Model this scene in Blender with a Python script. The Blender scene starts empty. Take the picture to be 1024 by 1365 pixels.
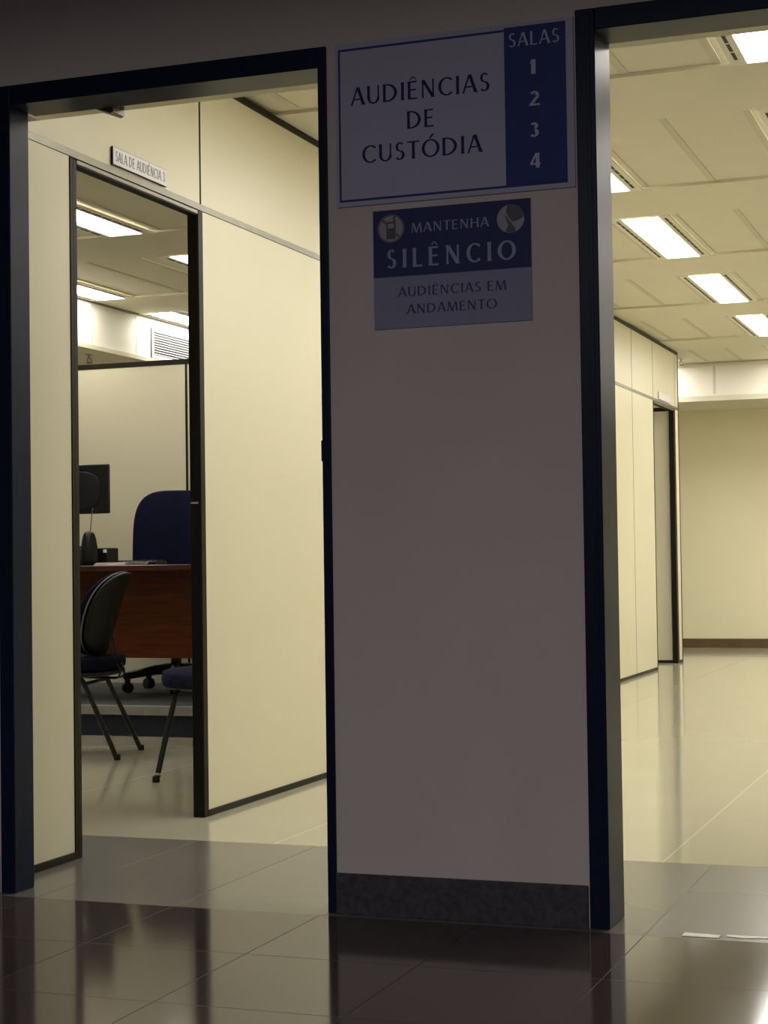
import bpy, bmesh, math, random
from mathutils import Vector, Matrix
random.seed(7)
PI = math.pi
scene = bpy.context.scene
COL = scene.collection

# ------------------------------------------------------------------ camera
cam_d = bpy.data.cameras.new('camera')
cam = bpy.data.objects.new('camera', cam_d); COL.objects.link(cam)
cam_d.sensor_fit = 'HORIZONTAL'; cam_d.sensor_width = 36.0
cam_d.lens = 2305.8 / 1024 * 36.0
cam_d.clip_start = 0.05; cam_d.clip_end = 100
Fw = Vector((-0.34339633, 0.93875196, 0.02870048))
Rt = Vector((0.93890914, 0.34388116, -0.01397769))
Up = Vector((0.02299114, -0.02214726, 0.99949032))
M = Matrix((Rt, Up, -Fw)).transposed().to_4x4()
M.translation = Vector((0, -3.97315, 0.86096))
cam.matrix_world = M
scene.camera = cam

# ------------------------------------------------------------------ light and exposure
FIX_E = 17.6           # emission of the fluorescent troughs
WORLD_E = 0.085        # dim open lobby behind the photographer
HALL_FILL_W = 165.0         # added unseen fill light for the front wall, cut off by an added beam
world = bpy.data.worlds.new('world'); scene.world = world
world.use_nodes = True
bg = world.node_tree.nodes['Background']
bg.inputs[0].default_value = (0.97, 0.97, 1.0, 1); bg.inputs[1].default_value = WORLD_E
la = bpy.data.lights.new('hall_fill_light', 'AREA'); la.shape = 'RECTANGLE'; la.size = 4.0; la.size_y = 2.2  # added fill light behind the camera, stands for no known fixture
la.energy = HALL_FILL_W; la.color = (1.0, 0.95, 0.95)
lo = bpy.data.objects.new('hall_fill_light', la); COL.objects.link(lo); lo.location = (-0.9, -6.0, 2.88)
scene.view_settings.view_transform = 'Standard'
scene.view_settings.look = 'None'
scene.view_settings.gamma = 1
scene.view_settings.use_curve_mapping = False
scene.view_settings.exposure = 0.0

# ------------------------------------------------------------------ materials
def mat(name, c, rough=0.5, metal=0.0, spec=0.5, var=0.06, vs=6.0, bump=0.0, bs=80.0, coat=0.0, aniso=None):
    m = bpy.data.materials.new(name); m.use_nodes = True
    nt = m.node_tree; b = nt.nodes['Principled BSDF']
    b.inputs['Roughness'].default_value = rough
    b.inputs['Metallic'].default_value = metal
    b.inputs['Specular IOR Level'].default_value = spec
    b.inputs['Coat Weight'].default_value = coat
    tc = nt.nodes.new('ShaderNodeTexCoord')
    n = nt.nodes.new('ShaderNodeTexNoise'); n.inputs['Scale'].default_value = vs; n.inputs['Detail'].default_value = 4
    if aniso:
        mp = nt.nodes.new('ShaderNodeMapping'); mp.inputs['Scale'].default_value = aniso
        nt.links.new(tc.outputs['Object'], mp.inputs[0]); nt.links.new(mp.outputs[0], n.inputs['Vector'])
    else:
        nt.links.new(tc.outputs['Object'], n.inputs['Vector'])
    r = nt.nodes.new('ShaderNodeValToRGB')
    r.color_ramp.elements[0].position = 0.3; r.color_ramp.elements[1].position = 0.7
    r.color_ramp.elements[0].color = tuple(max(0, x * (1 - var)) for x in c) + (1,)
    r.color_ramp.elements[1].color = tuple(min(1, x * (1 + var)) for x in c) + (1,)
    nt.links.new(n.outputs[0], r.inputs[0]); nt.links.new(r.outputs[0], b.inputs['Base Color'])
    if bump > 0:
        n2 = nt.nodes.new('ShaderNodeTexNoise'); n2.inputs['Scale'].default_value = bs; n2.inputs['Detail'].default_value = 3
        nt.links.new(tc.outputs['Object'], n2.inputs['Vector'])
        bp = nt.nodes.new('ShaderNodeBump'); bp.inputs['Strength'].default_value = 1.0; bp.inputs['Distance'].default_value = bump
        nt.links.new(n2.outputs[0], bp.inputs['Height']); nt.links.new(bp.outputs[0], b.inputs['Normal'])
    return m

def emis(name, c, s):
    m = bpy.data.materials.new(name); m.use_nodes = True
    nt = m.node_tree; b = nt.nodes['Principled BSDF']
    b.inputs['Base Color'].default_value = (0.9, 0.9, 0.88, 1)
    b.inputs['Emission Color'].default_value = (*c, 1); b.inputs['Emission Strength'].default_value = s
    return m

def tile_floor(name, c1, c2, grout, x0, y0, tx, ty, rough, bumpd, bsc, spec=0.5):
    """stone tile floor; the joints are laid out in the floor's own metres"""
    m = bpy.data.materials.new(name); m.use_nodes = True
    nt = m.node_tree; L = nt.links; b = nt.nodes['Principled BSDF']
    b.inputs['Specular IOR Level'].default_value = spec
    tc = nt.nodes.new('ShaderNodeTexCoord')
    sep = nt.nodes.new('ShaderNodeSeparateXYZ'); L.new(tc.outputs['Object'], sep.inputs[0])
    def mth(op, a, bb=None):
        n = nt.nodes.new('ShaderNodeMath'); n.operation = op
        for i, v in enumerate((a, bb)):
            if v is None: continue
            if isinstance(v, (int, float)): n.inputs[i].default_value = v
            else: L.new(v, n.inputs[i])
        return n.outputs[0]
    def joint(o, off, t, w):
        u = mth('DIVIDE', mth('SUBTRACT', o, off), t)
        fr = mth('SUBTRACT', u, mth('FLOOR', mth('ADD', u, 0.5)))
        return mth('LESS_THAN', mth('ABSOLUTE', fr), w / t / 2), u
    jx, ux = joint(sep.outputs['X'], x0, tx, 0.0028)
    jy, uy = joint(sep.outputs['Y'], y0, ty, 0.0028)
    j = mth('MAXIMUM', jx, jy)
    n = nt.nodes.new('ShaderNodeTexNoise'); n.inputs['Scale'].default_value = 1.6; n.inputs['Detail'].default_value = 1
    L.new(tc.outputs['Object'], n.inputs['Vector'])
    cell = nt.nodes.new('ShaderNodeTexWhiteNoise')
    cb = nt.nodes.new('ShaderNodeCombineXYZ'); L.new(mth('FLOOR', ux), cb.inputs[0]); L.new(mth('FLOOR', uy), cb.inputs[1])
    L.new(cb.outputs[0], cell.inputs[0])
    f = mth('ADD', mth('MULTIPLY', n.outputs[0], 0.7), mth('MULTIPLY', cell.outputs[0], 0.3))
    r = nt.nodes.new('ShaderNodeValToRGB')
    r.color_ramp.elements[0].position = 0.25; r.color_ramp.elements[1].position = 0.75
    r.color_ramp.elements[0].color = (*c1, 1); r.color_ramp.elements[1].color = (*c2, 1)
    L.new(f, r.inputs[0])
    mx = nt.nodes.new('ShaderNodeMix'); mx.data_type = 'RGBA'
    L.new(j, mx.inputs[0]); L.new(r.outputs[0], mx.inputs[6]); mx.inputs[7].default_value = (*grout, 1)
    L.new(mx.outputs[2], b.inputs['Base Color'])
    rr = mth('ADD', mth('MULTIPLY', j, 0.5), rough); L.new(rr, b.inputs['Roughness'])
    n2 = nt.nodes.new('ShaderNodeTexNoise'); n2.inputs['Scale'].default_value = bsc; n2.inputs['Detail'].default_value = 0
    L.new(tc.outputs['Object'], n2.inputs['Vector'])
    bp = nt.nodes.new('ShaderNodeBump'); bp.inputs['Distance'].default_value = bumpd
    L.new(n2.outputs[0], bp.inputs['Height']); L.new(bp.outputs[0], b.inputs['Normal'])
    return m

MT = {
 'hall_wall': mat('hall_wall_paint', (0.56, 0.49, 0.485), 0.8, var=0.03, vs=3, bump=0.0006, bs=220),
 'room_wall': mat('corridor_wall_paint', (0.93, 0.875, 0.62), 0.7, var=0.02, vs=2, bump=0.0003, bs=150),
 'white_wall': mat('soffit_paint', (0.82, 0.79, 0.68), 0.7, var=0.02, vs=2),
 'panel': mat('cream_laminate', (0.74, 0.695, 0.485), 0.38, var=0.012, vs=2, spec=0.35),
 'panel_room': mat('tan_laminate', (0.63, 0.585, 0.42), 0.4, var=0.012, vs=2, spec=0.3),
 'ceiling': mat('ceiling_tile', (0.73, 0.69, 0.545), 0.85, var=0.02, vs=5, bump=0.0004, bs=300),
 'tbar': mat('ceiling_bar', (0.60, 0.565, 0.43), 0.6, var=0.02),
 'hall_ceiling': mat('hall_ceiling_paint', (0.35, 0.34, 0.34), 0.8),
 'bronze': mat('dark_bronze_aluminium', (0.016, 0.014, 0.007), 0.4, metal=0.0, spec=0.12, var=0.1, vs=20),
 'rail': mat('grey_anodised_rail', (0.20, 0.185, 0.14), 0.35, metal=0.6, var=0.06, vs=20),
 'black': mat('black_gasket', (0.010, 0.009, 0.007), 0.5, spec=0.12, var=0.1),
 'navy_frame': mat('navy_gloss_enamel', (0.006, 0.012, 0.032), 0.34, spec=0.12, var=0.08, vs=14, bump=0.0001, bs=9),
 'granite_base': mat('dark_granite_skirting', (0.055, 0.050, 0.062), 0.45, spec=0.25, var=0.3, vs=60),
 'brown_base': mat('brown_skirting', (0.13, 0.085, 0.04), 0.4, var=0.1),
 'tile': tile_floor('polished_brown_tile', (0.052, 0.039, 0.036), (0.080, 0.061, 0.056), (0.03, 0.024, 0.022), -0.82, -0.04, 0.40, 0.433, 0.09, 0.0003, 4, 0.26),
 'threshold': tile_floor('olive_threshold_tile', (0.14, 0.134, 0.115), (0.175, 0.167, 0.142), (0.12, 0.115, 0.095), -0.82, -60.0, 0.40, 200.0, 0.19, 0.0, 4, 0.33),
 'vinyl': tile_floor('waxed_cream_floor', (0.455, 0.43, 0.315), (0.495, 0.47, 0.35), (0.40, 0.375, 0.27), -0.963, -60.0, 1.2, 200.0, 0.10, 0.001, 2.8),
 'sign_white': mat('sign_pale_lavender', (0.42, 0.405, 0.54), 0.55, spec=0.15, var=0.02),
 'sign_blue': mat('sign_deep_blue', (0.04, 0.052, 0.19), 0.6, spec=0.1, var=0.04),
 'sign_text': mat('sign_navy_lettering', (0.025, 0.028, 0.11), 0.7, spec=0.08, var=0.03),
 'sign_light': mat('sign_pale_lettering', (0.38, 0.41, 0.62), 0.5, var=0.03),
 'notice_light': mat('notice_pale_lettering', (0.22, 0.26, 0.40), 0.5, var=0.03),
 'notice_blue': mat('notice_navy', (0.04, 0.045, 0.135), 0.6, spec=0.1, var=0.05),
 'notice_grey': mat('notice_slate', (0.24, 0.25, 0.37), 0.55, spec=0.15, var=0.03),
 'notice_text': mat('notice_navy_lettering', (0.05, 0.055, 0.16), 0.7, spec=0.08, var=0.03),
 'icon_disc': mat('notice_icon_disc', (0.28, 0.26, 0.33), 0.5, var=0.03),
 'icon_dark': mat('notice_icon_black', (0.05, 0.045, 0.05), 0.5, var=0.03),
 'icon_red': mat('notice_icon_ring', (0.13, 0.075, 0.085), 0.5, var=0.03),
 'plate': mat('door_plate_white', (0.80, 0.78, 0.80), 0.5, var=0.01),
 'plate_text': mat('door_plate_grey_letters', (0.22, 0.21, 0.20), 0.6, var=0.02),
 'fix': mat('fixture_enamel', (0.78, 0.74, 0.60), 0.45, var=0.01),
 'slot': mat('air_slot_dark', (0.05, 0.045, 0.035), 0.8),
 'lamp': emis('fluorescent_diffuser', (1.0, 0.965, 0.91), FIX_E),
 'wood': mat('mahogany_veneer', (0.078, 0.019, 0.0025), 0.35, spec=0.22, var=0.35, vs=3.0, aniso=(1.5, 1.5, 22)),
 'wood_dark': mat('mahogany_dark_top', (0.05, 0.011, 0.005), 0.3, var=0.3, vs=4.0, aniso=(1.5, 14, 14)),
 'fabric': mat('navy_upholstery', (0.0065, 0.0075, 0.022), 0.95, spec=0.08, var=0.2, vs=60, bump=0.0008, bs=500),
 'fabric2': mat('slate_blue_upholstery', (0.018, 0.019, 0.045), 0.95, spec=0.1, var=0.2, vs=60, bump=0.0008, bs=500),
 'plastic': mat('black_plastic', (0.006, 0.006, 0.0065), 0.38, spec=0.35, var=0.15, vs=30),
 'shell': mat('charcoal_shell', (0.006, 0.0065, 0.008), 0.42, spec=0.35, var=0.15, vs=30),
 'tube': mat('black_steel_tube', (0.008, 0.008, 0.008), 0.33, spec=0.4, var=0.2, vs=30),
 'piping': mat('grey_piping', (0.14, 0.15, 0.16), 0.35, var=0.1),
 'chrome': mat('worn_metal', (0.5, 0.5, 0.48), 0.3, metal=0.9),
 'paper': mat('pinkish_paper', (0.90, 0.76, 0.76), 0.8, var=0.02),
 'carpet': mat('grey_carpet', (0.075, 0.078, 0.082), 0.95, var=0.15, vs=80, bump=0.002, bs=400),
 'riser': mat('navy_riser_carpet', (0.018, 0.02, 0.034), 0.9, var=0.15, vs=80),
 'nosing': mat('grey_nosing', (0.26, 0.25, 0.23), 0.5, var=0.15, vs=10),
 'pale_strip': mat('pale_floor_strip', (0.62, 0.58, 0.47), 0.35, var=0.25, vs=30),
 'brass': mat('dull_brass', (0.30, 0.24, 0.12), 0.4, metal=0.8),
 'closer': mat('purplish_steel', (0.16, 0.12, 0.11), 0.4, metal=0.3),
}

# ------------------------------------------------------------------ mesh helpers
class MB:
    def __init__(s): s.bm = bmesh.new(); s.mats = []; s.cur = 0
    def use(s, m):
        if m not in s.mats: s.mats.append(m)
        s.cur = s.mats.index(m); return s
    def _f(s, vs, smooth=False):
        try: f = s.bm.faces.new(vs)
        except ValueError: return
        f.material_index = s.cur; f.smooth = smooth
    def box(s, x0, x1, y0, y1, z0, z1, bev=0.0, seg=2):
        v = [s.bm.verts.new(p) for p in ((x0,y0,z0),(x1,y0,z0),(x1,y1,z0),(x0,y1,z0),(x0,y0,z1),(x1,y0,z1),(x1,y1,z1),(x0,y1,z1))]
        n0 = len(s.bm.faces)
        for q in ((0,3,2,1),(4,5,6,7),(0,1,5,4),(1,2,6,5),(2,3,7,6),(3,0,4,7)): s._f([v[i] for i in q])
        if bev > 0:
            es = list({e for w in v for e in w.link_edges})
            r = bmesh.ops.bevel(s.bm, geom=es, offset=bev, segments=seg, profile=0.5, affect='EDGES')
            for f in r['faces']: f.material_index = s.cur
        return s
    def prism(s, pts, fn, t0, t1):
        """polygon pts (a,b) extruded; fn(a,b,t)->xyz"""
        A = [s.bm.verts.new(fn(a, b, t0)) for a, b in pts]; B = [s.bm.verts.new(fn(a, b, t1)) for a, b in pts]
        s._f(A[::-1]); s._f(B); n = len(pts)
        for i in range(n): s._f([A[i], A[(i+1) % n], B[(i+1) % n], B[i]])
        return s
    def tube(s, path, r, n=12, flat=None):
        path = [Vector(p) for p in path]; rings = []
        up = Vector((0, 0, 1)); prev = None
        for i, p in enumerate(path):
            d = (path[min(i+1, len(path)-1)] - path[max(i-1, 0)]).normalized()
            if prev is None:
                a = d.cross(up if abs(d.dot(up)) < 0.95 else Vector((1, 0, 0))).normalized()
            else:
                a = (prev - d * prev.dot(d)).normalized()
            prev = a; b = d.cross(a)
            ri = r[i] if isinstance(r, (list, tuple)) else r
            rb = ri if flat is None else flat
            rings.append([s.bm.verts.new(p + a * math.cos(2*PI*k/n) * ri + b * math.sin(2*PI*k/n) * rb) for k in range(n)])
        for i in range(len(rings)-1):
            for k in range(n): s._f([rings[i][k], rings[i][(k+1) % n], rings[i+1][(k+1) % n], rings[i+1][k]], True)
        s._f(rings[0][::-1]); s._f(rings[-1]); return s
    def lathe(s, prof, c=(0, 0, 0), n=24, sx=1.0, sy=1.0, axis='z'):
        rings = []
        for r, z in prof:
            ring = []
            for k in range(n):
                a = 2*PI*k/n; x, y = r*math.cos(a)*sx, r*math.sin(a)*sy
                p = (x, y, z) if axis == 'z' else ((z, x, y) if axis == 'x' else (x, z, y))
                ring.append(s.bm.verts.new((c[0]+p[0], c[1]+p[1], c[2]+p[2])))
            rings.append(ring)
        for i in range(len(rings)-1):
            for k in range(n): s._f([rings[i][k], rings[i][(k+1) % n], rings[i+1][(k+1) % n], rings[i+1][k]], True)
        s._f(rings[0][::-1]); s._f(rings[-1]); return s
    def pad(s, w, h, T, ex, fn, n=48, m=7, two=(1.0, 1.0), edge=0.35):
        """cushion: superellipse outline w x h, thickness T; fn(u,v,t)->xyz"""
        def ring(q, side):
            out = []
            th = T/2 * (edge + (1-edge) * (max(0, 1-q**4))**0.5) * (two[0] if side > 0 else two[1])
            if q >= 1: th = 0.0 if side == 0 else T/2*edge
            for k in range(n):
                a = 2*PI*k/n; c, d = math.cos(a), math.sin(a)
                u = math.copysign(abs(c)**(2/ex), c) * w/2 * q; v = math.copysign(abs(d)**(2/ex), d) * h/2 * q
                out.append(s.bm.verts.new(fn(u, v, side*th)))
            return out
        qs = [i/m for i in range(1, m)] + [0.955, 0.99, 1.0]
        top = [ring(q*0.985 if q == 1 else q*0.97, 1) for q in qs]
        bot = [ring(q*0.985 if q == 1 else q*0.97, -1) for q in qs]
        for R, fl in ((top, False), (bot, True)):
            c = s.bm.verts.new(fn(0, 0, (1 if not fl else -1)*T/2*(two[0] if not fl else two[1])))
            for k in range(n):
                t = [c, R[0][k], R[0][(k+1) % n]]; s._f(t if not fl else t[::-1], True)
            for i in range(len(R)-1):
                for k in range(n):
                    t = [R[i][k], R[i+1][k], R[i+1][(k+1) % n], R[i][(k+1) % n]]; s._f(t if not fl else t[::-1], True)
        mid = [s.bm.verts.new(fn(*[(math.copysign(abs(math.cos(2*PI*k/n))**(2/ex), math.cos(2*PI*k/n)) * w/2), (math.copysign(abs(math.sin(2*PI*k/n))**(2/ex), math.sin(2*PI*k/n)) * h/2)], 0)) for k in range(n)]
        for k in range(n):
            s._f([top[-1][k], mid[k], mid[(k+1) % n], top[-1][(k+1) % n]], True)
            s._f([mid[k], bot[-1][k], bot[-1][(k+1) % n], mid[(k+1) % n]], True)
        return s
    def build(s, name, parent=None, **tags):
        bmesh.ops.recalc_face_normals(s.bm, faces=s.bm.faces)
        me = bpy.data.meshes.new(name); s.bm.to_mesh(me); s.bm.free()
        for m in s.mats: me.materials.append(MT[m])
        o = bpy.data.objects.new(name, me); COL.objects.link(o)
        if parent is not None: o.parent = parent
        for k, v in tags.items(): o[k] = v
        return o
def mb(m): return MB().use(m)

def thing(name, label, cat, loc=(0, 0, 0), rz=0.0, group=None):
    o = bpy.data.objects.new(name, None); COL.objects.link(o)
    o.location = loc; o.rotation_euler = (0, 0, rz); o.empty_display_size = 0.1
    o['label'] = label; o['category'] = cat
    if group: o['group'] = group
    return o
def struct(name, b, **kw): return b.build(name, kind='structure', **kw)

def smooth_path(pts, n=6):
    """Catmull-Rom through pts"""
    P = [Vector(p) for p in pts]; P = [2*P[0]-P[1]] + P + [2*P[-1]-P[-2]]; out = []
    for i in range(1, len(P)-2):
        for k in range(n):
            t = k/n; a, b, c, d = P[i-1:i+3]
            out.append(0.5*((2*b)+(c-a)*t+(2*a-5*b+4*c-d)*t*t+(3*b-a-3*c+d)*t**3))
    out.append(P[-2]); return out

# ------------------------------------------------------------------ dimensions (metres)
XP = -2.617; XB = XP - 0.045       # partition faces
ZC = 2.563; ZR = 2.10; ZS = 2.262  # ceiling, transom, soffit underside
XS = -5.56; YS = 11.29             # soffit faces
YF = 12.6; XL = -7.3; XR = 2.4; YW = 0.20

# ------------------------------------------------------------------ structure: floors
struct('floor', mb('tile').box(-9, 5, -9, -0.04, -0.06, 0))
struct('floor', mb('threshold').box(-9, 5, -0.04, 0.915, -0.06, 0))
struct('floor', mb('vinyl').box(XL-0.1, XR+0.1, 0.915, YF+0.1, -0.06, 0.0))

# front wall with two openings
w = mb('hall_wall')
w.box(-9, -2.605, 0, YW, 0, 2.9)
w.box(-2.605, -2.535, 0, 0.06, 0, 2.9)
w.box(-1.5995, -0.944, 0, YW, 0, 2.9)
w.box(0.03, 5, 0, YW, 0, 2.9)
w.box(-2.535, -1.5995, 0, 0.12, 2.104, 2.9)
w.box(-2.605, -2.535, 0.06, YW, 2.104, 2.9)
w.box(-0.944, 0.03, 0, 0.12, 2.117, 2.9)
w.use('room_wall').box(-2.535, -1.5995, 0.12, YW, 2.104, 2.9); w.box(-0.944, 0.03, 0.12, YW, 2.117, 2.9)
struct('wall_front', w)
# hall ceiling, and granite skirting on the pier and either side
struct('ceiling', mb('hall_ceiling').box(-9, 5, -9, 0, 2.9, 2.95))
struct('wall_light_blocker', mb('hall_wall').box(-9, 5, -2.9, -2.6, 2.57, 2.9))  # added unseen beam that keeps the fill light off the upper wall
b = mb('granite_base'); b.box(-1.588, -0.958, -0.012, 0, 0, 0.099, 0.0012, 1); struct('baseboard_front', b)
b = mb('granite_base'); b.box(-9, -2.55, -0.012, 0, 0, 0.099); struct('baseboard_left', b)
b = mb('granite_base'); b.box(0.03, 5, -0.012, 0, 0, 0.099); struct('baseboard_right', b)

def blue_frame(name, xl, xr, wl, wr, zt, zi, depl, depr, dtop):
    """steel door lining: xl..xr clear opening, posts wl/wr wide on the face"""
    root = bpy.data.objects.new(name, None); COL.objects.link(root); root['kind'] = 'structure'; root.location = (xl, 0, 0)
    off = Vector((-xl, 0, 0))
    def bx(x0, x1, y0, y1, z0, z1, nm, extra=None):
        m = mb('navy_frame').box(x0-xl, x1-xl, y0, y1, z0, z1, 0.0022, 2)
        if extra: extra(m)
        return m.build(nm, root)
    bx(xl-wl, xl, -0.007, depl, 0, zt, 'jamb', lambda m: m.box(-wl*0.45, -wl*0.25, -0.0085, -0.006, 0.01, zt-0.01, 0.0007, 1))
    bx(xr, xr+wr, -0.007, depr, 0, zt, 'jamb')
    bx(xl, xr, -0.007, dtop, zi, zt, 'header')
    return root
d1 = blue_frame('door_1', -2.500, -1.6120, 0.043, 0.0225, 2.146, 2.093, 0.088, 0.13, 0.122)
sp = mb('black'); sp.box(-0.003-0.0, 0.002, 0.01, 0.04, 1.112, 1.164, 0.001, 1)
s_ = sp.build('strike_plate', d1); s_.location = (0.8865, -0.012, 0)
d2 = blue_frame('door_2', -0.907, 0.0, 0.047, 0.047, 2.158, 2.106, 0.152, 0.13, 0.122)

# enclosing walls of the office floor
struct('wall_left', mb('white_wall').box(XL-0.1, XL, YW, YF, 0, ZS))
struct('wall_right', mb('hall_ceiling').box(XR, XR+0.1, YW, YF, 0, 2.65))
struct('wall_back', mb('room_wall').box(XL-0.1, XR+0.1, YF, YF+0.1, 0, 2.65))
b = mb('brown_base'); b.box(XL, XR, YF-0.02, YF, 0, 0.085, 0.002, 1); struct('baseboard_back', b)

# suspended ceiling: plain cross strips at ZC, tile rows and bars a little higher
c = mb('ceiling')
c.box(XS, XR, YW, YS, ZC+0.014, ZC+0.05)
rows = [(0.78+1.88*k, 2.03+1.88*k) for k in range(6)]
edges = [YW] + [v for r in rows for v in r]
for k in range(0, len(edges)-1, 2):
    c.box(XS, XR, edges[k] + (0.004 if k else 0), edges[k+1], ZC, ZC+0.0135)
c.use('tbar')
gx = [-5.25, -4.91, -4.57, -4.09, -3.75, -3.41, -3.12, -2.52, -2.22, -1.905, -1.575, -1.268, -0.94, -0.565, -0.25, 0.1, 0.45, 0.8, 1.15, 1.5, 1.85]
for (y0, y1) in rows:
    for x in gx: c.box(x-0.015, x+0.015, y0+0.004, min(y1, YS), ZC+0.0105, ZC+0.0137)
struct('ceiling', c)
# lower ceiling beyond the soffits
b = mb('ceiling'); b.box(XL, XS-0.02, YW, YF, ZS+0.001, ZS+0.03); b.box(XS-0.02, XR, YS+0.02, YF, ZS+0.001, ZS+0.03); struct('ceiling', b)
# soffit faces (with the seams of their boards)
b = mb('white_wall'); b.box(XS-0.02, XS, YW, YS+0.02, ZS+0.02, ZC+0.05)
b.use('tbar')
for y in (1.0, 2.2, 3.4, 4.6, 5.80, 6.395, 7.9, 9.1, 10.3): b.box(XS-0.001, XS+0.0015, y-0.003, y+0.003, ZS+0.03, ZC)
b.use('rail').box(XS-0.001, XS+0.012, YW, YS, ZC-0.012, ZC)
struct('wall_soffit_left', b)
b = mb('white_wall').box(XS, XR, YS, YS+0.02, ZS+0.02, ZC+0.05)
b.use('tbar')
for x in (-5.0, -3.75, -2.47, -1.22, 0.03, 1.28): b.box(x-0.012, x+0.012, YS-0.0015, YS+0.001, ZS+0.03, ZC-0.02)
b.use('ceiling').box(XS, XR, YS-0.016, YS, ZC-0.022, ZC)
struct('wall_soffit_back', b)
b = mb('tbar'); b.box(XS, XR, YS-0.006, YS+0.03, ZS-0.028, ZS+0.02, 0.002, 1); b.box(XS-0.03, XS+0.012, YW, YS-0.012, ZS-0.012, ZS+0.02, 0.002, 1)
struct('trim_1', b)

# ------------------------------------------------------------------ the long partition of the hearing rooms (plane X = XP)
Y0, Y1 = YW, 10.32
D1 = (0.545, 1.357); D2 = (9.285, 10.10)    # door openings
root = mb('panel')
for (a, b_) in ((Y0, 0.502), (1.389, 4.0), (4.0, 6.4), (6.4, 8.487), (8.487, D2[0]-0.03), (10.165, Y1-0.015)):
    root.box(XB, XP, a+0.0012, b_-0.0012, 0.022, ZR-0.022, 0.0008, 1)
for (a, b_) in ((Y0, 1.377), (1.387, 4.0), (4.0, 6.4), (6.4, 8.487), (8.487, 9.265), (9.265, 10.184), (10.184, Y1-0.015)):
    root.box(XB, XP, a+0.0012, b_-0.0012, ZR, ZC-0.026, 0.0008, 1)
part_w = struct('wall_partition', root)
b = mb('rail'); b.box(XB-0.003, XP+0.003, Y0, Y1, ZR-0.022, ZR, 0.001, 1); b.build('transom_rail', part_w)
b = mb('bronze'); b.box(XB-0.003, XP+0.004, Y0, Y1, ZC-0.026, ZC, 0.001, 1); b.build('top_rail', part_w)
b = mb('bronze'); b.box(XB-0.004, XP+0.004, Y0, D1[0]-0.043, 0, 0.022, 0.001, 1); b.box(XB-0.004, XP+0.004, 1.389, D2[0]-0.03, 0, 0.022, 0.001, 1); b.box(XB-0.004, XP+0.004, 10.165, Y1, 0, 0.022, 0.001, 1); b.build('base_rail', part_w)
b = mb('bronze'); b.box(XB-0.003, XP+0.003, Y1-0.016, Y1+0.006, 0, ZC, 0.001, 1); b.build('end_post', part_w)
b = mb('black')
b.box(XB+0.004, XP-0.002, 1.374, 1.390, ZR, ZC-0.026)
b.box(XP-0.006, XP+0.0005, 1.3765, 1.3875, ZR, ZC-0.026)
for y in (8.487, 9.265, 10.184): b.box(XB+0.004, XP+0.0005, y-0.004, y+0.004, ZR, ZC-0.026)
b.box(XB+0.004, XP+0.0005, 8.4835, 8.4905, 0.022, ZR-0.025)
b.build('panel_joint', part_w)

def door_frame(name, ya, yb, pl, pr, black_left=False):
    r = bpy.data.objects.new(name, None); COL.objects.link(r); r['kind'] = 'structure'; r.location = (XP, ya, 0)
    b = mb('bronze')
    b.box(-0.048, 0.003, -pl, -pl*0.62, 0, ZR-0.025, 0.001, 1)
    b.box(-0.046, -0.003, -pl*0.62, -pl*0.5, 0, ZR-0.025)
    b.box(-0.048, 0.0, -pl*0.5, 0, 0, ZR-0.025, 0.001, 1); b.build('jamb', r)
    L = yb-ya
    b = mb('black'); b.box(-0.039, -0.001, L, L+pr*0.35, 0, ZR-0.026, 0.001, 1)
    b.use('bronze').box(-0.039, 0.003, L+0.001, L+pr, 0, ZR-0.025, 0.001, 1); b.build('jamb', r)
    b = mb('rail'); b.box(-0.034, 0.002, 0, L, ZR-0.037, ZR-0.025, 0.001, 1)
    b.use('black').box(-0.046, -0.001, 0, L, ZR-0.026, ZR-0.021)
    b.box(-0.034, -0.001, 0, L, ZR-0.041, ZR-0.037); b.build('header', r)
    return r, L
r3, L3 = door_frame('door_3', D1[0], D1[1], 0.043, 0.035)
b = mb('chrome'); b.box(-0.036, -0.008, L3-0.0015, L3+0.001, 1.068, 1.074); b.build('latch_strike', r3)
r4, L4 = door_frame('door_4', D2[0], D2[1], 0.03, 0.065)

# low cross partitions between the rooms (no panel above the 2.10 m rail)
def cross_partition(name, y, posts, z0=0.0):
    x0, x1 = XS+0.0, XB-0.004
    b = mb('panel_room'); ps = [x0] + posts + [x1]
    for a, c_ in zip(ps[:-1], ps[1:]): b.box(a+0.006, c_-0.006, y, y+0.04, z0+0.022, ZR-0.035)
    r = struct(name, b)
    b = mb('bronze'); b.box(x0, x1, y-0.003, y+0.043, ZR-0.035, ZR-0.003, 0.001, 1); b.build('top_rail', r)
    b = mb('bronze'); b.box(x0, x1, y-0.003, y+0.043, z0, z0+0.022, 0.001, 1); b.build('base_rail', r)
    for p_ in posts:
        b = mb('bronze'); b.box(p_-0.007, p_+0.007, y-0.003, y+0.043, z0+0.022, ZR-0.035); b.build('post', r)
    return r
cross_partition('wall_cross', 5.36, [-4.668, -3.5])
cross_partition('wall_cross_back', 10.16, [-4.2])

# ------------------------------------------------------------------ dais in the hearing room
t = thing('dais_platform', 'low grey carpeted platform under the wooden desk in the hearing room', 'platform', (-4.115, 4.57, 0))
def rel(b, o, x0, x1, y0, y1, z0, z1, *a): b.box(x0-o.location.x, x1-o.location.x, y0-o.location.y, y1-o.location.y, z0-o.location.z, z1-o.location.z, *a); return b
rel(mb('riser'), t, XS+0.005, XB-0.01, 3.80, 5.35, 0, 0.107).build('riser', t)
rel(mb('carpet'), t, XS+0.005, XB-0.01, 3.825, 5.35, 0.107, 0.150).build('carpet_top', t)
rel(mb('nosing'), t, XS+0.005, XB-0.01, 3.782, 3.826, 0.107, 0.153, 0.003, 2).build('nosing', t)

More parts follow.
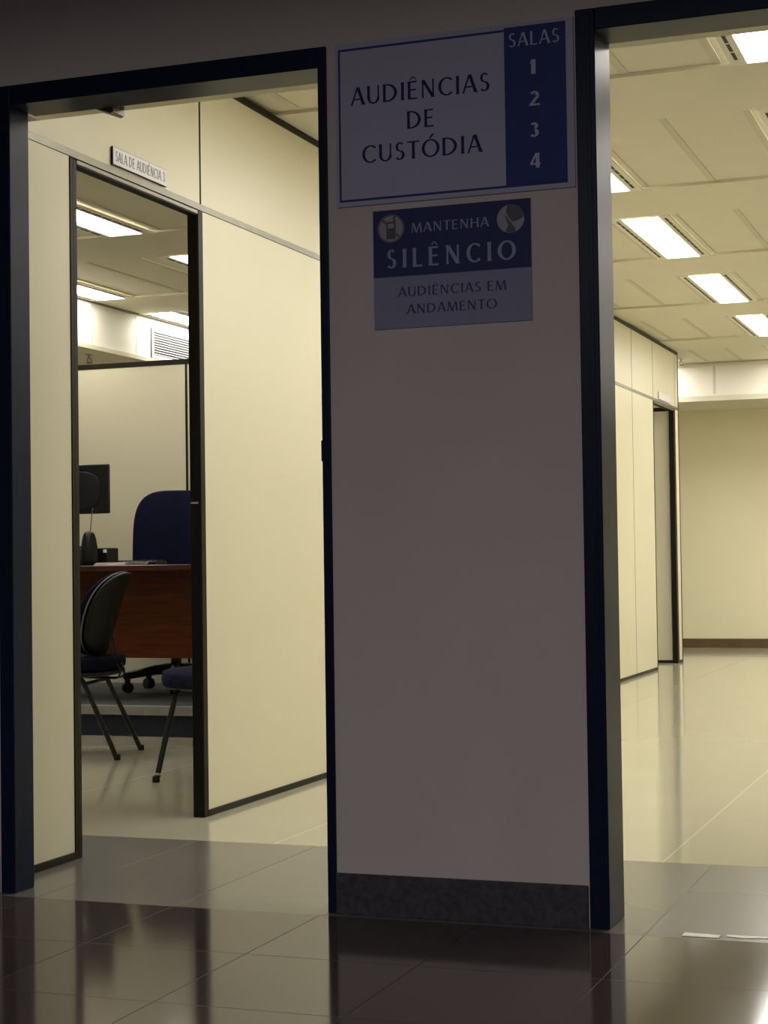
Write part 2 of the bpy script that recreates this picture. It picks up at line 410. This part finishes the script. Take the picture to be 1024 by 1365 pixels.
# ------------------------------------------------------------------ glyph strokes (a flared humanist capital alphabet)
def vst(x0, y0, x1, y1, w, fl=1.22):
    """stroke cut horizontally, waisted in the middle"""
    out = []; N = 6
    lt = []; rt = []
    for i in range(N+1):
        t_ = i/N; k = 1 + (fl-1)*abs(2*t_-1)**3
        x = x0+(x1-x0)*t_; y = y0+(y1-y0)*t_
        lt.append((x-w*k/2, y)); rt.append((x+w*k/2, y))
    for i in range(N): out.append([lt[i], rt[i], rt[i+1], lt[i+1]])
    return out
def hst(x0, x1, y, w, fl=1.0):
    return [[(x0, y-w/2), (x1, y-w*fl/2), (x1, y+w*fl/2), (x0, y+w/2)]]
def arc(cx, cy, rx, ry, a0, a1, tk, tn, n=26):
    out = []; P = []
    for i in range(n+1):
        a = math.radians(a0+(a1-a0)*i/n); w_ = tn+(tk-tn)*abs(math.cos(a))**1.3
        c_, s__ = math.cos(a), math.sin(a)
        P.append(((cx+(rx)*c_, cy+(ry)*s__), (cx+(rx-w_)*c_, cy+(ry-w_)*s__)))
    for i in range(n): out.append([P[i][0], P[i+1][0], P[i+1][1], P[i][1]])
    return out
def glyph(ch, k, n):
    """k thick stem, n thin stroke; returns polygons, advance"""
    acc = []
    base = {'Ê': 'E', 'Ó': 'O'}.get(ch, ch)
    if base == 'A': g = vst(0.05, 0, 0.36, 1, n*1.1) + vst(0.67, 0, 0.38, 1, k*1.15) + hst(0.14, 0.58, 0.33, n); a = 0.76
    elif base == 'C': g = arc(0.46, 0.5, 0.42, 0.51, 48, 312, k*1.1, n); a = 0.80
    elif base == 'D': g = vst(0.12, 0, 0.12, 1, k) + arc(0.24, 0.5, 0.52, 0.5, -90, 90, k*1.1, n) + hst(0.12, 0.25, n/2, n) + hst(0.12, 0.25, 1-n/2, n); a = 0.84
    elif base == 'E': g = vst(0.12, 0, 0.12, 1, k) + hst(0.12, 0.50, 1-n/2, n, 1.25) + hst(0.12, 0.46, 0.52, n, 1.25) + hst(0.12, 0.52, n/2, n, 1.25); a = 0.62
    elif base == 'H': g = vst(0.12, 0, 0.12, 1, k) + vst(0.64, 0, 0.64, 1, k) + hst(0.12, 0.64, 0.52, n); a = 0.78
    elif base == 'I': g = vst(0.14, 0, 0.14, 1, k); a = 0.30
    elif base == 'L': g = vst(0.12, 0, 0.12, 1, k) + hst(0.12, 0.50, n/2, n, 1.3); a = 0.58
    elif base == 'M': g = vst(0.08, 0, 0.17, 1, n) + vst(0.46, 0, 0.18, 1, k*1.1) + vst(0.46, 0, 0.74, 1, n) + vst(0.86, 0, 0.76, 1, k); a = 0.97
    elif base == 'N': g = vst(0.12, 0, 0.12, 1, n*1.05) + vst(0.64, 0, 0.13, 1, k*1.25, 1.05) + vst(0.64, 0, 0.64, 1, n*1.05); a = 0.80
    elif base == 'O': g = arc(0.47, 0.5, 0.44, 0.51, 0, 360, k*1.1, n, 44); a = 0.95
    elif base == 'S': g = arc(0.29, 0.745, 0.215, 0.265, 42, 265, k*0.95, n, 20) + arc(0.27, 0.27, 0.25, 0.275, -140, 85, k*1.05, n, 22); a = 0.58
    elif base == 'T': g = vst(0.32, 0, 0.32, 1, k) + hst(0.02, 0.62, 1-n/2, n, 1.1); a = 0.65
    elif base == 'U': g = vst(0.11, 0.33, 0.11, 1, k) + vst(0.61, 0.33, 0.61, 1, n) + arc(0.36-0.0, 0.33, 0.25+k*0.45, 0.34, 180, 360, k, n*1.05); a = 0.74
    elif base == '1': g = vst(0.26, 0, 0.26, 1, k*1.15, 1.1) + [[(0.06, 0.78), (0.10, 0.72), (0.26, 0.86), (0.26, 0.98)]]; a = 0.55
    elif base == '2': g = arc(0.27, 0.73, 0.235, 0.27, -20, 155, k, n, 20) + vst(0.06, 0.04, 0.44, 0.64, k*0.95, 1.0) + hst(0.03, 0.55, n*0.6, n*1.2); a = 0.55
    elif base == '3': g = arc(0.25, 0.76, 0.21, 0.24, -75, 150, k, n, 20) + arc(0.24, 0.28, 0.25, 0.28, -145, 80, k, n, 20); a = 0.55
    elif base == '4': g = vst(0.40, 0, 0.40, 1, k, 1.05) + vst(0.05, 0.30, 0.35, 1.0, n*1.2, 1.0) + hst(0.0, 0.56, 0.27, n*1.1); a = 0.58
    else: return [], 0.32
    if ch == 'Ê': g = g + vst(0.17, 1.09, 0.31, 1.26, n*0.9, 1) + vst(0.45, 1.09, 0.31, 1.26, n*0.9, 1)
    if ch == 'Ó': g = g + vst(0.44, 1.08, 0.60, 1.30, k*0.8, 1.1)
    return g, a
def text(m, s_, a0, a1, z0, h, fn, t0, t1, k=0.15, n=0.085, gap=0.06):
    """fit string s_ between a0 and a1 on the surface, cap height h, baseline z0"""
    dq = math.copysign(1.5e-5, t1-t0); qi = 0
    gl = [glyph(ch, k, n) for ch in s_]; tot = sum(g[1] for g in gl) + gap*(len(gl)-1)
    sx = (a1-a0)/tot; x = 0
    for g, a in gl:
        for poly in g:
            qi = (qi+1) % 12; m.prism([(a0+(x+px)*sx, z0+py*h) for px, py in poly], fn, t0, t1+dq*qi)
        x += a+gap
    return m

# ------------------------------------------------------------------ signs on the pier
# large sign: 0.605 x 0.40 m board
sg = thing('hearing_rooms_sign', 'large pale and blue sign reading AUDIÊNCIAS DE CUSTÓDIA, SALAS 1 2 3 4', 'sign', (-1.2605, -0.001, 1.9415))
def fs(o):
    ox, oy, oz = o.location
    return lambda a, z, t_: (a-ox, t_-oy, z-oz)
F1 = fs(sg)
def rect(m, x0, x1, z0, z1, f, t0, t1): return m.prism([(x0, z0), (x1, z0), (x1, z1), (x0, z1)], f, t0, t1)
rect(mb('sign_white'), -1.564, -0.959, 1.739, 2.144, F1, -0.001, -0.006).build('board', sg)
b = mb('sign_blue')
for q in ((-1.556, -1.128, 2.126, 2.1315), (-1.556, -1.128, 1.7505, 1.756), (-1.556, -1.551, 1.756, 2.126)): rect(b, *q, F1, -0.006, -0.0067)
b.build('border', sg)
rect(mb('sign_blue'), -1.128, -0.977, 1.7505, 2.1355, F1, -0.006, -0.0068).build('number_field', sg)
text(mb('sign_text'), 'AUDIÊNCIAS', -1.524, -1.163, 1.989, 0.044, F1, -0.006, -0.0068, 0.13, 0.07).build('lettering', sg)
text(mb('sign_text'), 'DE', -1.379, -1.304, 1.917, 0.043, F1, -0.006, -0.0068, 0.13, 0.07).build('lettering', sg)
text(mb('sign_text'), 'CUSTÓDIA', -1.497, -1.185, 1.843, 0.043, F1, -0.006, -0.0068, 0.13, 0.07).build('lettering', sg)
text(mb('sign_light'), 'SALAS', -1.118, -0.990, 2.087, 0.033, F1, -0.0068, -0.0074, 0.125, 0.07).build('lettering', sg)
for ch, x, z in (('1', -1.056, 2.017), ('2', -1.055, 1.941), ('3', -1.056, 1.866), ('4', -1.055, 1.792)):
    text(mb('sign_light'), ch, x-0.0125, x+0.0135, z, 0.035, F1, -0.0068, -0.0074, 0.20, 0.11).build('number', sg)

# smaller notice
sn = thing('silence_notice', 'smaller navy and grey notice reading MANTENHA SILÊNCIO below the large sign', 'sign', (-1.27, -0.001, 1.5755))
F2 = fs(sn)
rect(mb('notice_grey'), -1.470, -1.070, 1.430, 1.722, F2, -0.001, -0.004).build('board', sn)
rect(mb('notice_blue'), -1.470, -1.070, 1.557, 1.722, F2, -0.004, -0.0046).build('upper_field', sn)
text(mb('notice_light'), 'MANTENHA', -1.371, -1.172, 1.662, 0.023, F2, -0.0046, -0.0052, 0.13, 0.075).build('lettering', sn, label='MANTENHA in pale capitals')
text(mb('notice_light'), 'SILÊNCIO', -1.437, -1.105, 1.578, 0.046, F2, -0.0046, -0.0052, 0.165, 0.085, gap=0.22).build('lettering', sn, label='SILÊNCIO in large pale capitals')
text(mb('notice_text'), 'AUDIÊNCIAS EM', -1.407, -1.131, 1.507, 0.023, F2, -0.004, -0.0046, 0.12, 0.07).build('lettering', sn)
text(mb('notice_text'), 'ANDAMENTO', -1.385, -1.155, 1.464, 0.023, F2, -0.004, -0.0046, 0.12, 0.07).build('lettering', sn)
def disc(m, cx, cz, r0, r1, f, t0, t1, n=48):
    if r0 == 0: return m.prism([(cx+r1*math.cos(2*PI*i/n), cz+r1*math.sin(2*PI*i/n)) for i in range(n)], f, t0, t1)
    for i in range(n):
        a, b_ = 2*PI*i/n, 2*PI*(i+1)/n
        m.prism([(cx+r0*math.cos(a), cz+r0*math.sin(a)), (cx+r1*math.cos(a), cz+r1*math.sin(a)), (cx+r1*math.cos(b_), cz+r1*math.sin(b_)), (cx+r0*math.cos(b_), cz+r0*math.sin(b_))], f, t0, t1)
    return m
cx, cz = -1.423, 1.676
ic = disc(mb('icon_disc'), cx, cz, 0, 0.034, F2, -0.0046, -0.0050).build('phone_icon', sn, label='round icon of a crossed-out mobile telephone')
b = mb('icon_dark')
b.prism([(cx-0.012, cz-0.026), (cx+0.012, cz-0.026), (cx+0.012, cz+0.017), (cx-0.012, cz+0.017)], F2, -0.0050, -0.0054)
b.prism([(cx+0.006, cz+0.017), (cx+0.011, cz+0.017), (cx+0.011, cz+0.030), (cx+0.006, cz+0.030)], F2, -0.0050, -0.0054)
b.use('icon_disc').prism([(cx-0.008, cz+0.001), (cx+0.008, cz+0.001), (cx+0.008, cz+0.012), (cx-0.008, cz+0.012)], F2, -0.0054, -0.0057)
b.build('telephone_shape', ic)
b = disc(mb('icon_red'), cx, cz, 0.031, 0.0355, F2, -0.0050, -0.0056)
b.prism([(cx-0.024, cz+0.020), (cx-0.020, cz+0.024), (cx-0.011, cz+0.015), (cx-0.015, cz+0.011)], F2, -0.0054, -0.0058)
b.prism([(cx+0.024, cz-0.020), (cx+0.020, cz-0.024), (cx+0.011, cz-0.015), (cx+0.015, cz-0.011)], F2, -0.0054, -0.0058)
b.build('ring', ic)
cx, cz = -1.119, 1.676
ic = disc(mb('icon_disc'), cx, cz, 0, 0.034, F2, -0.0046, -0.0050).build('hush_icon', sn, label='round icon of a head with finger raised for silence')
b = mb('icon_dark')
b.prism([(cx-0.008, cz+0.032), (cx-0.011, cz+0.020), (cx-0.009, cz+0.012), (cx-0.004, cz+0.004), (cx+0.000, cz-0.004), (cx+0.006, cz-0.008), (cx+0.014, cz-0.006),
         (cx+0.028, cz+0.000), (cx+0.0335, cz+0.004), (cx+0.031, cz+0.014), (cx+0.025, cz+0.023), (cx+0.015, cz+0.0305), (cx+0.003, cz+0.034)], F2, -0.0050, -0.0054)
b.prism([(cx-0.014, cz+0.008), (cx-0.011, cz+0.009), (cx+0.002, cz-0.012), (cx+0.011, cz-0.022), (cx+0.012, cz-0.031), (cx+0.003, cz-0.034), (cx-0.010, cz-0.032), (cx-0.013, cz-0.027), (cx-0.006, cz-0.016)], F2, -0.0050, -0.0054)
b.build('head_shape', ic)

# two flat pale pieces laid on the tile joint in the right doorway
t = thing('floor_strip', 'pale strip on the floor joint in the right doorway', 'floor strip', (-0.6, 0, 0))
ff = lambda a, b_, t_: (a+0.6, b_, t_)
mb('pale_strip').prism([(-0.737, -0.026), (-0.655, -0.026), (-0.652, 0.004), (-0.737, 0.012)], ff, 0.0002, 0.0015).build('strip_piece', t)
mb('pale_strip').prism([(-0.640, -0.004), (-0.600, -0.012), (-0.540, 0.002), (-0.40, 0.004), (-0.40, 0.018), (-0.56, 0.014), (-0.640, 0.012)], ff, 0.0002, 0.0015).build('strip_piece', t)

# door plates on the partition
def plate(y0, y1, z0, z1, label, txt, bk='black'):
    r = thing('door_plate', label, 'sign', (XP+0.001, (y0+y1)/2, (z0+z1)/2), group=None)
    f = lambda a, z, t_: (t_-0.001, a-r.location.y, z-r.location.z)
    rect(mb(bk), y0, y1, z0, z1, f, 0.003, 0.008).build('backing', r)
    rect(mb('plate'), y0+0.002, y1-0.0015, z0+0.0015, z1-0.0015, f, 0.008, 0.0095).build('plate_face', r)
    if txt: text(mb('plate_text'), txt, y0+0.016, y1-0.014, z0+0.013, (z1-z0)*0.56, f, 0.0095, 0.0101, 0.13, 0.075).build('lettering', r)
    return r
plate(0.752, 1.114, 2.106, 2.163, 'white door plate reading SALA DE AUDIÊNCIA 3 over the nearer hearing room door', 'SALA DE AUDIÊNCIA 3')
plate(9.46, 9.93, 2.106, 2.163, 'pale blank-looking plate over the far door at the end of the partition', None, 'plate')

# closer bracket under the left blue header
t = thing('door_closer_bracket', 'short purplish metal bracket hanging under the left blue door header', 'bracket', (-2.295, 0.165, 2.104))
b = mb('closer'); b.prism([(-0.035, 0), (0.03, 0), (0.03, -0.018), (0.02, -0.022)], lambda a, z, t_: (a, t_, z), -0.03, 0.03); b.build('arm_plate', t)
b = mb('closer'); b.lathe([(0.005, -0.008), (0.007, -0.006), (0.007, 0)], (0.04, 0.0, 0), 12); b.build('bolt', t)

# ------------------------------------------------------------------ ceiling lights
def make_light(L=1.245):
    t = bpy.data.objects.new('ceiling_light', None); COL.objects.link(t)
    W = 0.185; H = 0.30; y = L/2
    b = mb('fix')
    b.box(-H/2, -W/2, -y, y, -0.004, 0.004, 0.001, 1); b.box(W/2, H/2, -y, y, -0.004, 0.004, 0.001, 1)
    b.box(-W/2, W/2, y-0.012, y, -0.004, 0.004); b.box(-W/2, W/2, -y, -y+0.012, -0.004, 0.004)
    for s_ in (-1, 1): b.box(s_*(W/2+0.012)-0.003, s_*(W/2+0.012)+0.003, -y+0.02, y-0.02, -0.0048, -0.003)
    b.build('housing', t)
    for s_ in (-1, 1):
        b = mb('slot')
        for k in range(11):
            yy = -y+0.055+k*(L-0.11)/11
            b.box(s_*(H/2-0.028)-0.006, s_*(H/2-0.028)+0.006, yy, yy+0.085, -0.0052, -0.0035)
        b.build('air_slots', t)
    b = mb('lamp'); b.box(-W/2, W/2, -y+0.012, y-0.012, -0.0005, 0.003); b.build('diffuser', t)
    return t
proto = make_light()
def copy_tree(o, parent=None):
    c_ = o.copy(); COL.objects.link(c_); c_.parent = parent
    for ch in list(o.children): copy_tree(ch, c_)
    return c_
G = 'fluorescent ceiling lights'
hid = 'unseen fluorescent ceiling light trough adding light beyond the door openings'  # unseen troughs, placed only for the light they give
A, B_, Cc, Dd = -1.738, -0.742, -4.272, -5.40
LI = [(A, 1, 'ceiling light cut off by the right doorway jamb, only its end showing'),
      (A, 2, 'large bright ceiling light trough just right of the right doorway jamb'),
      (A, 3, 'middle-sized ceiling light trough, next one after the large bright trough'),
      (A, 4, 'farthest and smallest ceiling light trough in the right corridor'),
      (B_, 0, 'brightest ceiling light at the top right, directly behind the right door header'),
      (B_, 1, 'sliver of a ceiling light at the right edge, below the top right one'),
      (Cc, 1, 'long ceiling light trough seen high through the open door of the hearing room'),
      (Cc, 2, 'tiny tip of a ceiling light beside the dark door post inside the hearing room'),
      (Dd, 2, 'ceiling light beside the soffit at the left inside the hearing room'),
      (Dd, 3, 'ceiling light close to the soffit above the air grille in the hearing room'),
      (A, 0, hid), (B_, 2, hid), (B_, 3, hid), (B_, 4, hid), (0.3, 0, hid), (0.3, 1, hid), (0.3, 2, hid), (0.3, 3, hid), (0.3, 4, hid),
      (Cc, 0, hid), (Dd, 1, hid), (Dd, 4, hid), (Cc, 4, hid)]
first = True
for x, r_, lab in LI:
    o = proto if first else copy_tree(proto); first = False
    y0, y1 = rows[r_]
    o.location = (x, (y0+y1)/2+0.002, ZC)
    o['label'] = lab; o['category'] = 'light'; o['group'] = G
endl = make_light(1.05)
for i, x in enumerate((A, -2.93, B_, 0.3, 1.35, -1.22, -0.22)):  # unseen end row, extra troughs added to brighten the far wall
    o = endl if i == 0 else copy_tree(endl)
    o.location = (x, 10.72, ZC); o['label'] = hid; o['category'] = 'light'; o['group'] = G

# ------------------------------------------------------------------ air grille on the soffit
t = thing('air_grille', 'white louvred air conditioning grille on the soffit in the hearing room', 'vent', (XS, 7.02, 2.39))
b = mb('plate')
for q in ((-0.41, 0.41, 0.085, 0.105), (-0.41, 0.41, -0.105, -0.085), (-0.41, -0.385, -0.085, 0.085), (0.385, 0.41, -0.085, 0.085)): b.box(0, 0.012, *q, 0.002, 1)
b.build('frame', t)
mb('slot').box(0.0005, 0.003, -0.385, 0.385, -0.085, 0.085).build('backing', t)
b = mb('plate')
for k in range(10):
    z = -0.074+k*0.0172
    b.prism([(0.003, z-0.003), (0.011, z-0.004), (0.011, z+0.001), (0.003, z+0.003)], lambda a, zz, t_: (a, t_, zz), -0.385, 0.385)
b.build('louvres', t)
mb('black').box(0, 0.004, -0.416, -0.409, -0.105, 0.105).build('shadow_gap', t)

def sprinkler(x, y, z, lab, s=1.0):
    t = thing('sprinkler_head', lab, 'sprinkler', (x, y, z), 0.5, 'sprinkler heads')
    mb('chrome').lathe([(0.030*s, 0), (0.028*s, -0.004*s), (0.011*s, -0.006*s), (0.011*s, -0.03*s), (0.006*s, -0.032*s)], n=16).build('body', t)
    b = mb('brass'); b.tube([(0.010*s, 0, -0.028*s), (0.016*s, 0, -0.042*s), (0.004*s, 0, -0.056*s)], 0.003*s, 8)
    b.tube([(-0.010*s, 0, -0.028*s), (-0.016*s, 0, -0.042*s), (-0.004*s, 0, -0.056*s)], 0.003*s, 8); b.build('frame', t)
    mb('brass').lathe([(0.004*s, -0.052*s), (0.024*s, -0.058*s), (0.024*s, -0.060*s), (0.003*s, -0.062*s)], n=16).build('deflector', t)
sprinkler(-5.75, 6.10, ZS+0.001, 'small sprinkler head under the low ceiling inside the hearing room', 1.0)
sprinkler(-2.665, 10.78, ZC, 'small sprinkler head near the end of the corridor partition', 1.0)

# ------------------------------------------------------------------ desk
DY0, DY1, DX0, DX1 = 3.90, 4.60, -5.28, -3.30; DZ = 0.151; DT = 0.861
dk = thing('wooden_desk', 'dark mahogany desk with a deep front panel standing on the platform', 'desk', (-4.29, 4.25, DZ))
rel(mb('wood_dark'), dk, DX0, DX1, DY0, DY1, DT-0.028, DT, 0.004, 2).build('desktop', dk)
rel(mb('wood'), dk, DX0+0.05, DX1-0.05, DY0+0.155, DY0+0.175, 0.378, DT-0.028, 0.001, 1).build('front_panel', dk)
for x in (DX0+0.02, DX1-0.05):
    rel(mb('wood'), dk, x, x+0.03, DY0+0.12, DY1-0.04, DZ, DT-0.028, 0.001, 1).build('side_panel', dk)
rel(mb('wood_dark'), dk, DX0+0.05, DX1-0.05, DY0+0.146, DY0+0.155, 0.712, 0.7165).build('moulding', dk)

# monitor, seen from behind
t = thing('computer_monitor', 'black flat computer monitor seen from behind on the mahogany desk', 'monitor', (-4.940, 4.46, DT))
W = 0.47
b = mb('plastic'); b.box(-W/2, W/2, 0.0, 0.028, 0.288, 0.562, 0.006, 2); b.build('casing', t)
b = mb('shell'); b.pad(0.37, 0.22, 0.014, 3.4, lambda u, v, q: (u, 0.0-q*0.9, 0.415+v)); b.build('rear_bulge', t)
b = mb('plastic'); b.box(-W/2+0.012, W/2-0.012, 0.0275, 0.0295, 0.302, 0.55); b.build('screen', t)
b = mb('plastic'); b.box(-0.055, 0.005, -0.032, -0.008, 0.012, 0.40, 0.006, 2); b.build('stand_neck', t)
b = mb('plastic'); b.lathe([(0.115, 0.0), (0.115, 0.008), (0.10, 0.014), (0.02, 0.016)], (0, 0, 0), 36, 1.0, 0.8); b.build('stand_base', t)

# speaker with its cable
t = thing('computer_speaker', 'black egg-shaped speaker on the desk below the monitor', 'speaker', (-4.62, 4.10, DT), 0.25)
b = mb('plastic'); b.lathe([(0.036, 0), (0.042, 0.004), (0.046, 0.03), (0.047, 0.06), (0.044, 0.10), (0.038, 0.14), (0.030, 0.168), (0.020, 0.18), (0.008, 0.184)], n=32, sy=0.85); b.build('body', t)
b = mb('shell'); b.lathe([(0.035, 0.0), (0.034, 0.003), (0.002, 0.004)], (0, 0.042, 0.075), 24, axis='y'); b.build('grille', t)
b = mb('shell'); b.tube(smooth_path([(0.006, 0.0, 0.182), (0.002, 0.03, 0.215), (-0.010, 0.09, 0.26), (-0.018, 0.14, 0.31)]), 0.0028, 8); b.build('cable', t)

# low black box with a label
t = thing('equipment_box', 'low black box with a small white label behind the speaker on the desk', 'box', (-4.635, 4.22, DT))
b = mb('plastic'); b.box(-0.145, 0.092, -0.06, 0.06, 0, 0.094, 0.006, 2); b.build('casing', t)
b = mb('shell'); b.box(-0.15, -0.10, -0.062, 0.062, 0.094, 0.106, 0.003, 1); b.build('cradle', t)
b = mb('plate'); b.box(0.066, 0.086, -0.0612, -0.0598, 0.069, 0.086); b.build('sticker', t, label='small white sticker')
# papers: a thin stack
b = mb('paper')
t = thing('paper_stack', 'small stack of pinkish white papers at the desk edge', 'papers', (-4.40, 4.05, DT))
for k in range(5):
    a = 0.03*math.sin(k*2.1); c_, s_ = math.cos(a), math.sin(a)
    q = [(-0.10, -0.12), (0.08, -0.12), (0.08, 0.12), (-0.10, 0.12)]
    b.prism([(x*c_-y*s_+0.004*k, x*s_+y*c_) for x, y in q], lambda u, v, z: (u, v, z), 0.0031*k, 0.0031*k+0.0028)
b.build('sheets', t)
t = thing('keyboard', 'flat black keyboard beside the papers on the desk', 'keyboard', (-4.50, 4.37, DT), 0.04)
b = mb('plastic'); b.box(-0.20, 0.165, -0.07, 0.07, 0, 0.020, 0.004, 2); b.build('base', t)
b = mb('shell')
for r_ in range(5):
    for k in range(15): b.box(-0.19+k*0.0232, -0.19+k*0.0232+0.019, -0.062+r_*0.025, -0.062+r_*0.025+0.02, 0.019, 0.026, 0.002, 1)
b.build('keys', t)

# ------------------------------------------------------------------ office chair behind the desk
t = thing('office_chair', 'tall navy office chair with a rounded high back behind the desk', 'chair', (-4.46, 4.78, 0.151), PI+0.4)   # local +y faces the desk front (-Y)
b = mb('fabric'); b.pad(0.50, 0.67, 0.085, 3.6, lambda u, v, q: (u, -0.17 - 0.09*(v/0.33) + 0.03*(abs(u)/0.22)**2 + q, 0.805+v), n=64); bk = b.build('backrest', t)
b = mb('plastic'); b.pad(0.43, 0.60, 0.03, 3.4, lambda u, v, q: (u, -0.225 - 0.09*(v/0.33) + 0.03*(abs(u)/0.22)**2 + q, 0.80+v)); b.build('back_shell', bk)
b = mb('fabric'); b.pad(0.48, 0.46, 0.09, 3.4, lambda u, v, q: (u, v+0.05, 0.43+q)); b.build('seat', t)
b = mb('plastic'); b.box(-0.09, 0.09, -0.08, 0.14, 0.345, 0.39, 0.01, 2); b.tube(smooth_path([(0, -0.05, 0.365), (0, -0.19, 0.37), (0, -0.215, 0.46), (0, -0.235, 0.6)]), 0.03, 10, 0.012); b.build('mechanism', t)
b = mb('tube'); b.lathe([(0.030, 0.09), (0.030, 0.24), (0.020, 0.245), (0.020, 0.35)], n=20); b.build('gas_lift', t)
for s_ in (-1, 1):
    b = mb('plastic'); b.tube(smooth_path([(s_*0.12, 0.02, 0.37), (s_*0.25, 0.02, 0.38), (s_*0.275, 0.02, 0.45), (s_*0.275, 0.02, 0.61)]), 0.022, 10, 0.012)
    b.box(s_*0.275-0.035, s_*0.275+0.035, -0.10, 0.14, 0.61, 0.635, 0.01, 2); b.build('armrest', t)
for k in range(5):
    a = 0.35 + 2*PI*k/5; c_, s_ = math.cos(a), math.sin(a)
    b = mb('plastic'); b.tube([(0.02*c_, 0.02*s_, 0.125), (0.12*c_, 0.12*s_, 0.122), (0.29*c_, 0.29*s_, 0.095), (0.305*c_, 0.305*s_, 0.088)], [0.032, 0.028, 0.021, 0.014], 12)
    arm = b.build('base_arm', t)
    b = mb('plastic'); px, py = 0.28*c_, 0.28*s_; ux, uy = -s_, c_
    for e in (-1, 1):
        ring = []
        cxx, cyy = px+ux*0.014*e, py+uy*0.014*e
        b.tube([(cxx-ux*0.009, cyy-uy*0.009, 0.030), (cxx+ux*0.009, cyy+uy*0.009, 0.030)], 0.0295, 20)
    b.box(px-0.016, px+0.016, py-0.016, py+0.016, 0.05, 0.085, 0.006, 1)
    b.build('caster', arm)

# ------------------------------------------------------------------ visitor chairs
def visitor_chair(name, label, loc, rz, fab, sd=1):
    t = thing(name, label, 'chair', loc, rz, None)
    b = mb(fab); b.pad(0.455, 0.43, 0.075, 4.0, lambda u, v, q: (u, v+0.02, 0.415+q - 0.02*max(0, (v-0.10)/0.115)**2 + 0.008*(v/0.2)**2*(v < 0)), n=56, edge=0.5); st = b.build('seat', t)
    b = mb('plastic'); b.pad(0.445, 0.422, 0.035, 4.0, lambda u, v, q: (u, v+0.02, 0.378+q)); b.build('seat_pan', st)
    # backrest: cushion to the front, dark shell behind, curved round the sitter and leaning back
    def bf(off, sc=1.0):
        def f(u, v, q):
            u, v = u*sc, v*sc
            ww = 1 - 0.10*(-v/0.19 if v < 0 else 0)
            return (u*ww, -0.085 - 0.105*((v+0.19)/0.38) - 0.02*(v/0.19)**2*(v > 0) + 0.045*(u/0.21)**2 + off + q, 0.640+v*0.97)
        return f
    b = mb(fab); b.pad(0.425, 0.385, 0.055, 2.7, bf(0.016), n=64); bk = b.build('backrest', t)
    b = mb('shell'); b.pad(0.43, 0.39, 0.030, 2.7, bf(-0.024), n=64, edge=0.5); b.build('back_shell', bk)
    pts = []
    f = bf(-0.006, 1.012)
    for k in range(65):
        a = 2*PI*k/64; c_, s_ = math.cos(a), math.sin(a)
        pts.append(f(math.copysign(abs(c_)**(2/2.7), c_)*0.2135, math.copysign(abs(s_)**(2/2.7), s_)*0.1935, 0))
    b = mb('piping'); b.tube(pts, 0.0038, 8); b.build('piping', bk)
    for s_ in (-1, 1):
        b = mb('tube'); b.tube(smooth_path([(s_*0.205, 0.225, 0.006), (s_*0.195, 0.185, 0.14), (s_*0.182, 0.135, 0.30), (s_*0.178, 0.112, 0.352), (s_*0.176, 0.07, 0.372), (s_*0.175, 0.0, 0.375)]), 0.0115, 12)
        lg = b.build('leg', t)
        mb('plastic').lathe([(0.014, 0), (0.0155, 0.004), (0.0145, 0.024), (0.012, 0.026)], (s_*0.206, 0.227, 0), 14).build('foot_cap', lg)
        mb('chrome').lathe([(0.0125, 0.026), (0.0125, 0.036)], (s_*0.2035, 0.218, 0), 14).build('ferrule', lg)
        b = mb('tube'); b.tube(smooth_path([(s_*0.20, -0.235, 0.006), (s_*0.192, -0.175, 0.14), (s_*0.182, -0.10, 0.30), (s_*0.178, -0.07, 0.352), (s_*0.176, -0.03, 0.372), (s_*0.175, 0.0, 0.375)]), 0.0115, 12)
        lg = b.build('leg', t)
        mb('plastic').lathe([(0.014, 0), (0.0155, 0.004), (0.0145, 0.024), (0.012, 0.026)], (s_*0.2005, -0.237, 0), 14).build('foot_cap', lg)
    b = mb('tube'); b.tube([(-0.178, -0.085, 0.335), (0.178, -0.085, 0.335)], 0.008, 8); b.tube([(-0.176, 0.10, 0.36), (0.176, 0.10, 0.36)], 0.008, 8); b.build('stretcher', t)
    for s_ in (-1, 1):
        b = mb('tube'); b.tube(smooth_path([(s_*0.035, 0.02, 0.358), (s_*0.035, -0.155, 0.350), (s_*0.035, -0.198, 0.356), (s_*0.035, -0.205, 0.39), (s_*0.035, -0.170, 0.46), (s_*0.035, -0.155, 0.54)]), 0.010, 8, 0.004); b.build('back_support', t)
    return t
visitor_chair('visitor_chair', 'dark blue visitor chair with black tube legs, its back turned, in front of the desk', (-4.040, 2.975, 0), math.atan2(0.974, -0.225), 'fabric')
visitor_chair('visitor_chair', 'slate blue visitor chair half hidden behind the dark door post', (-2.995, 2.375, 0), PI-0.12, 'fabric2')
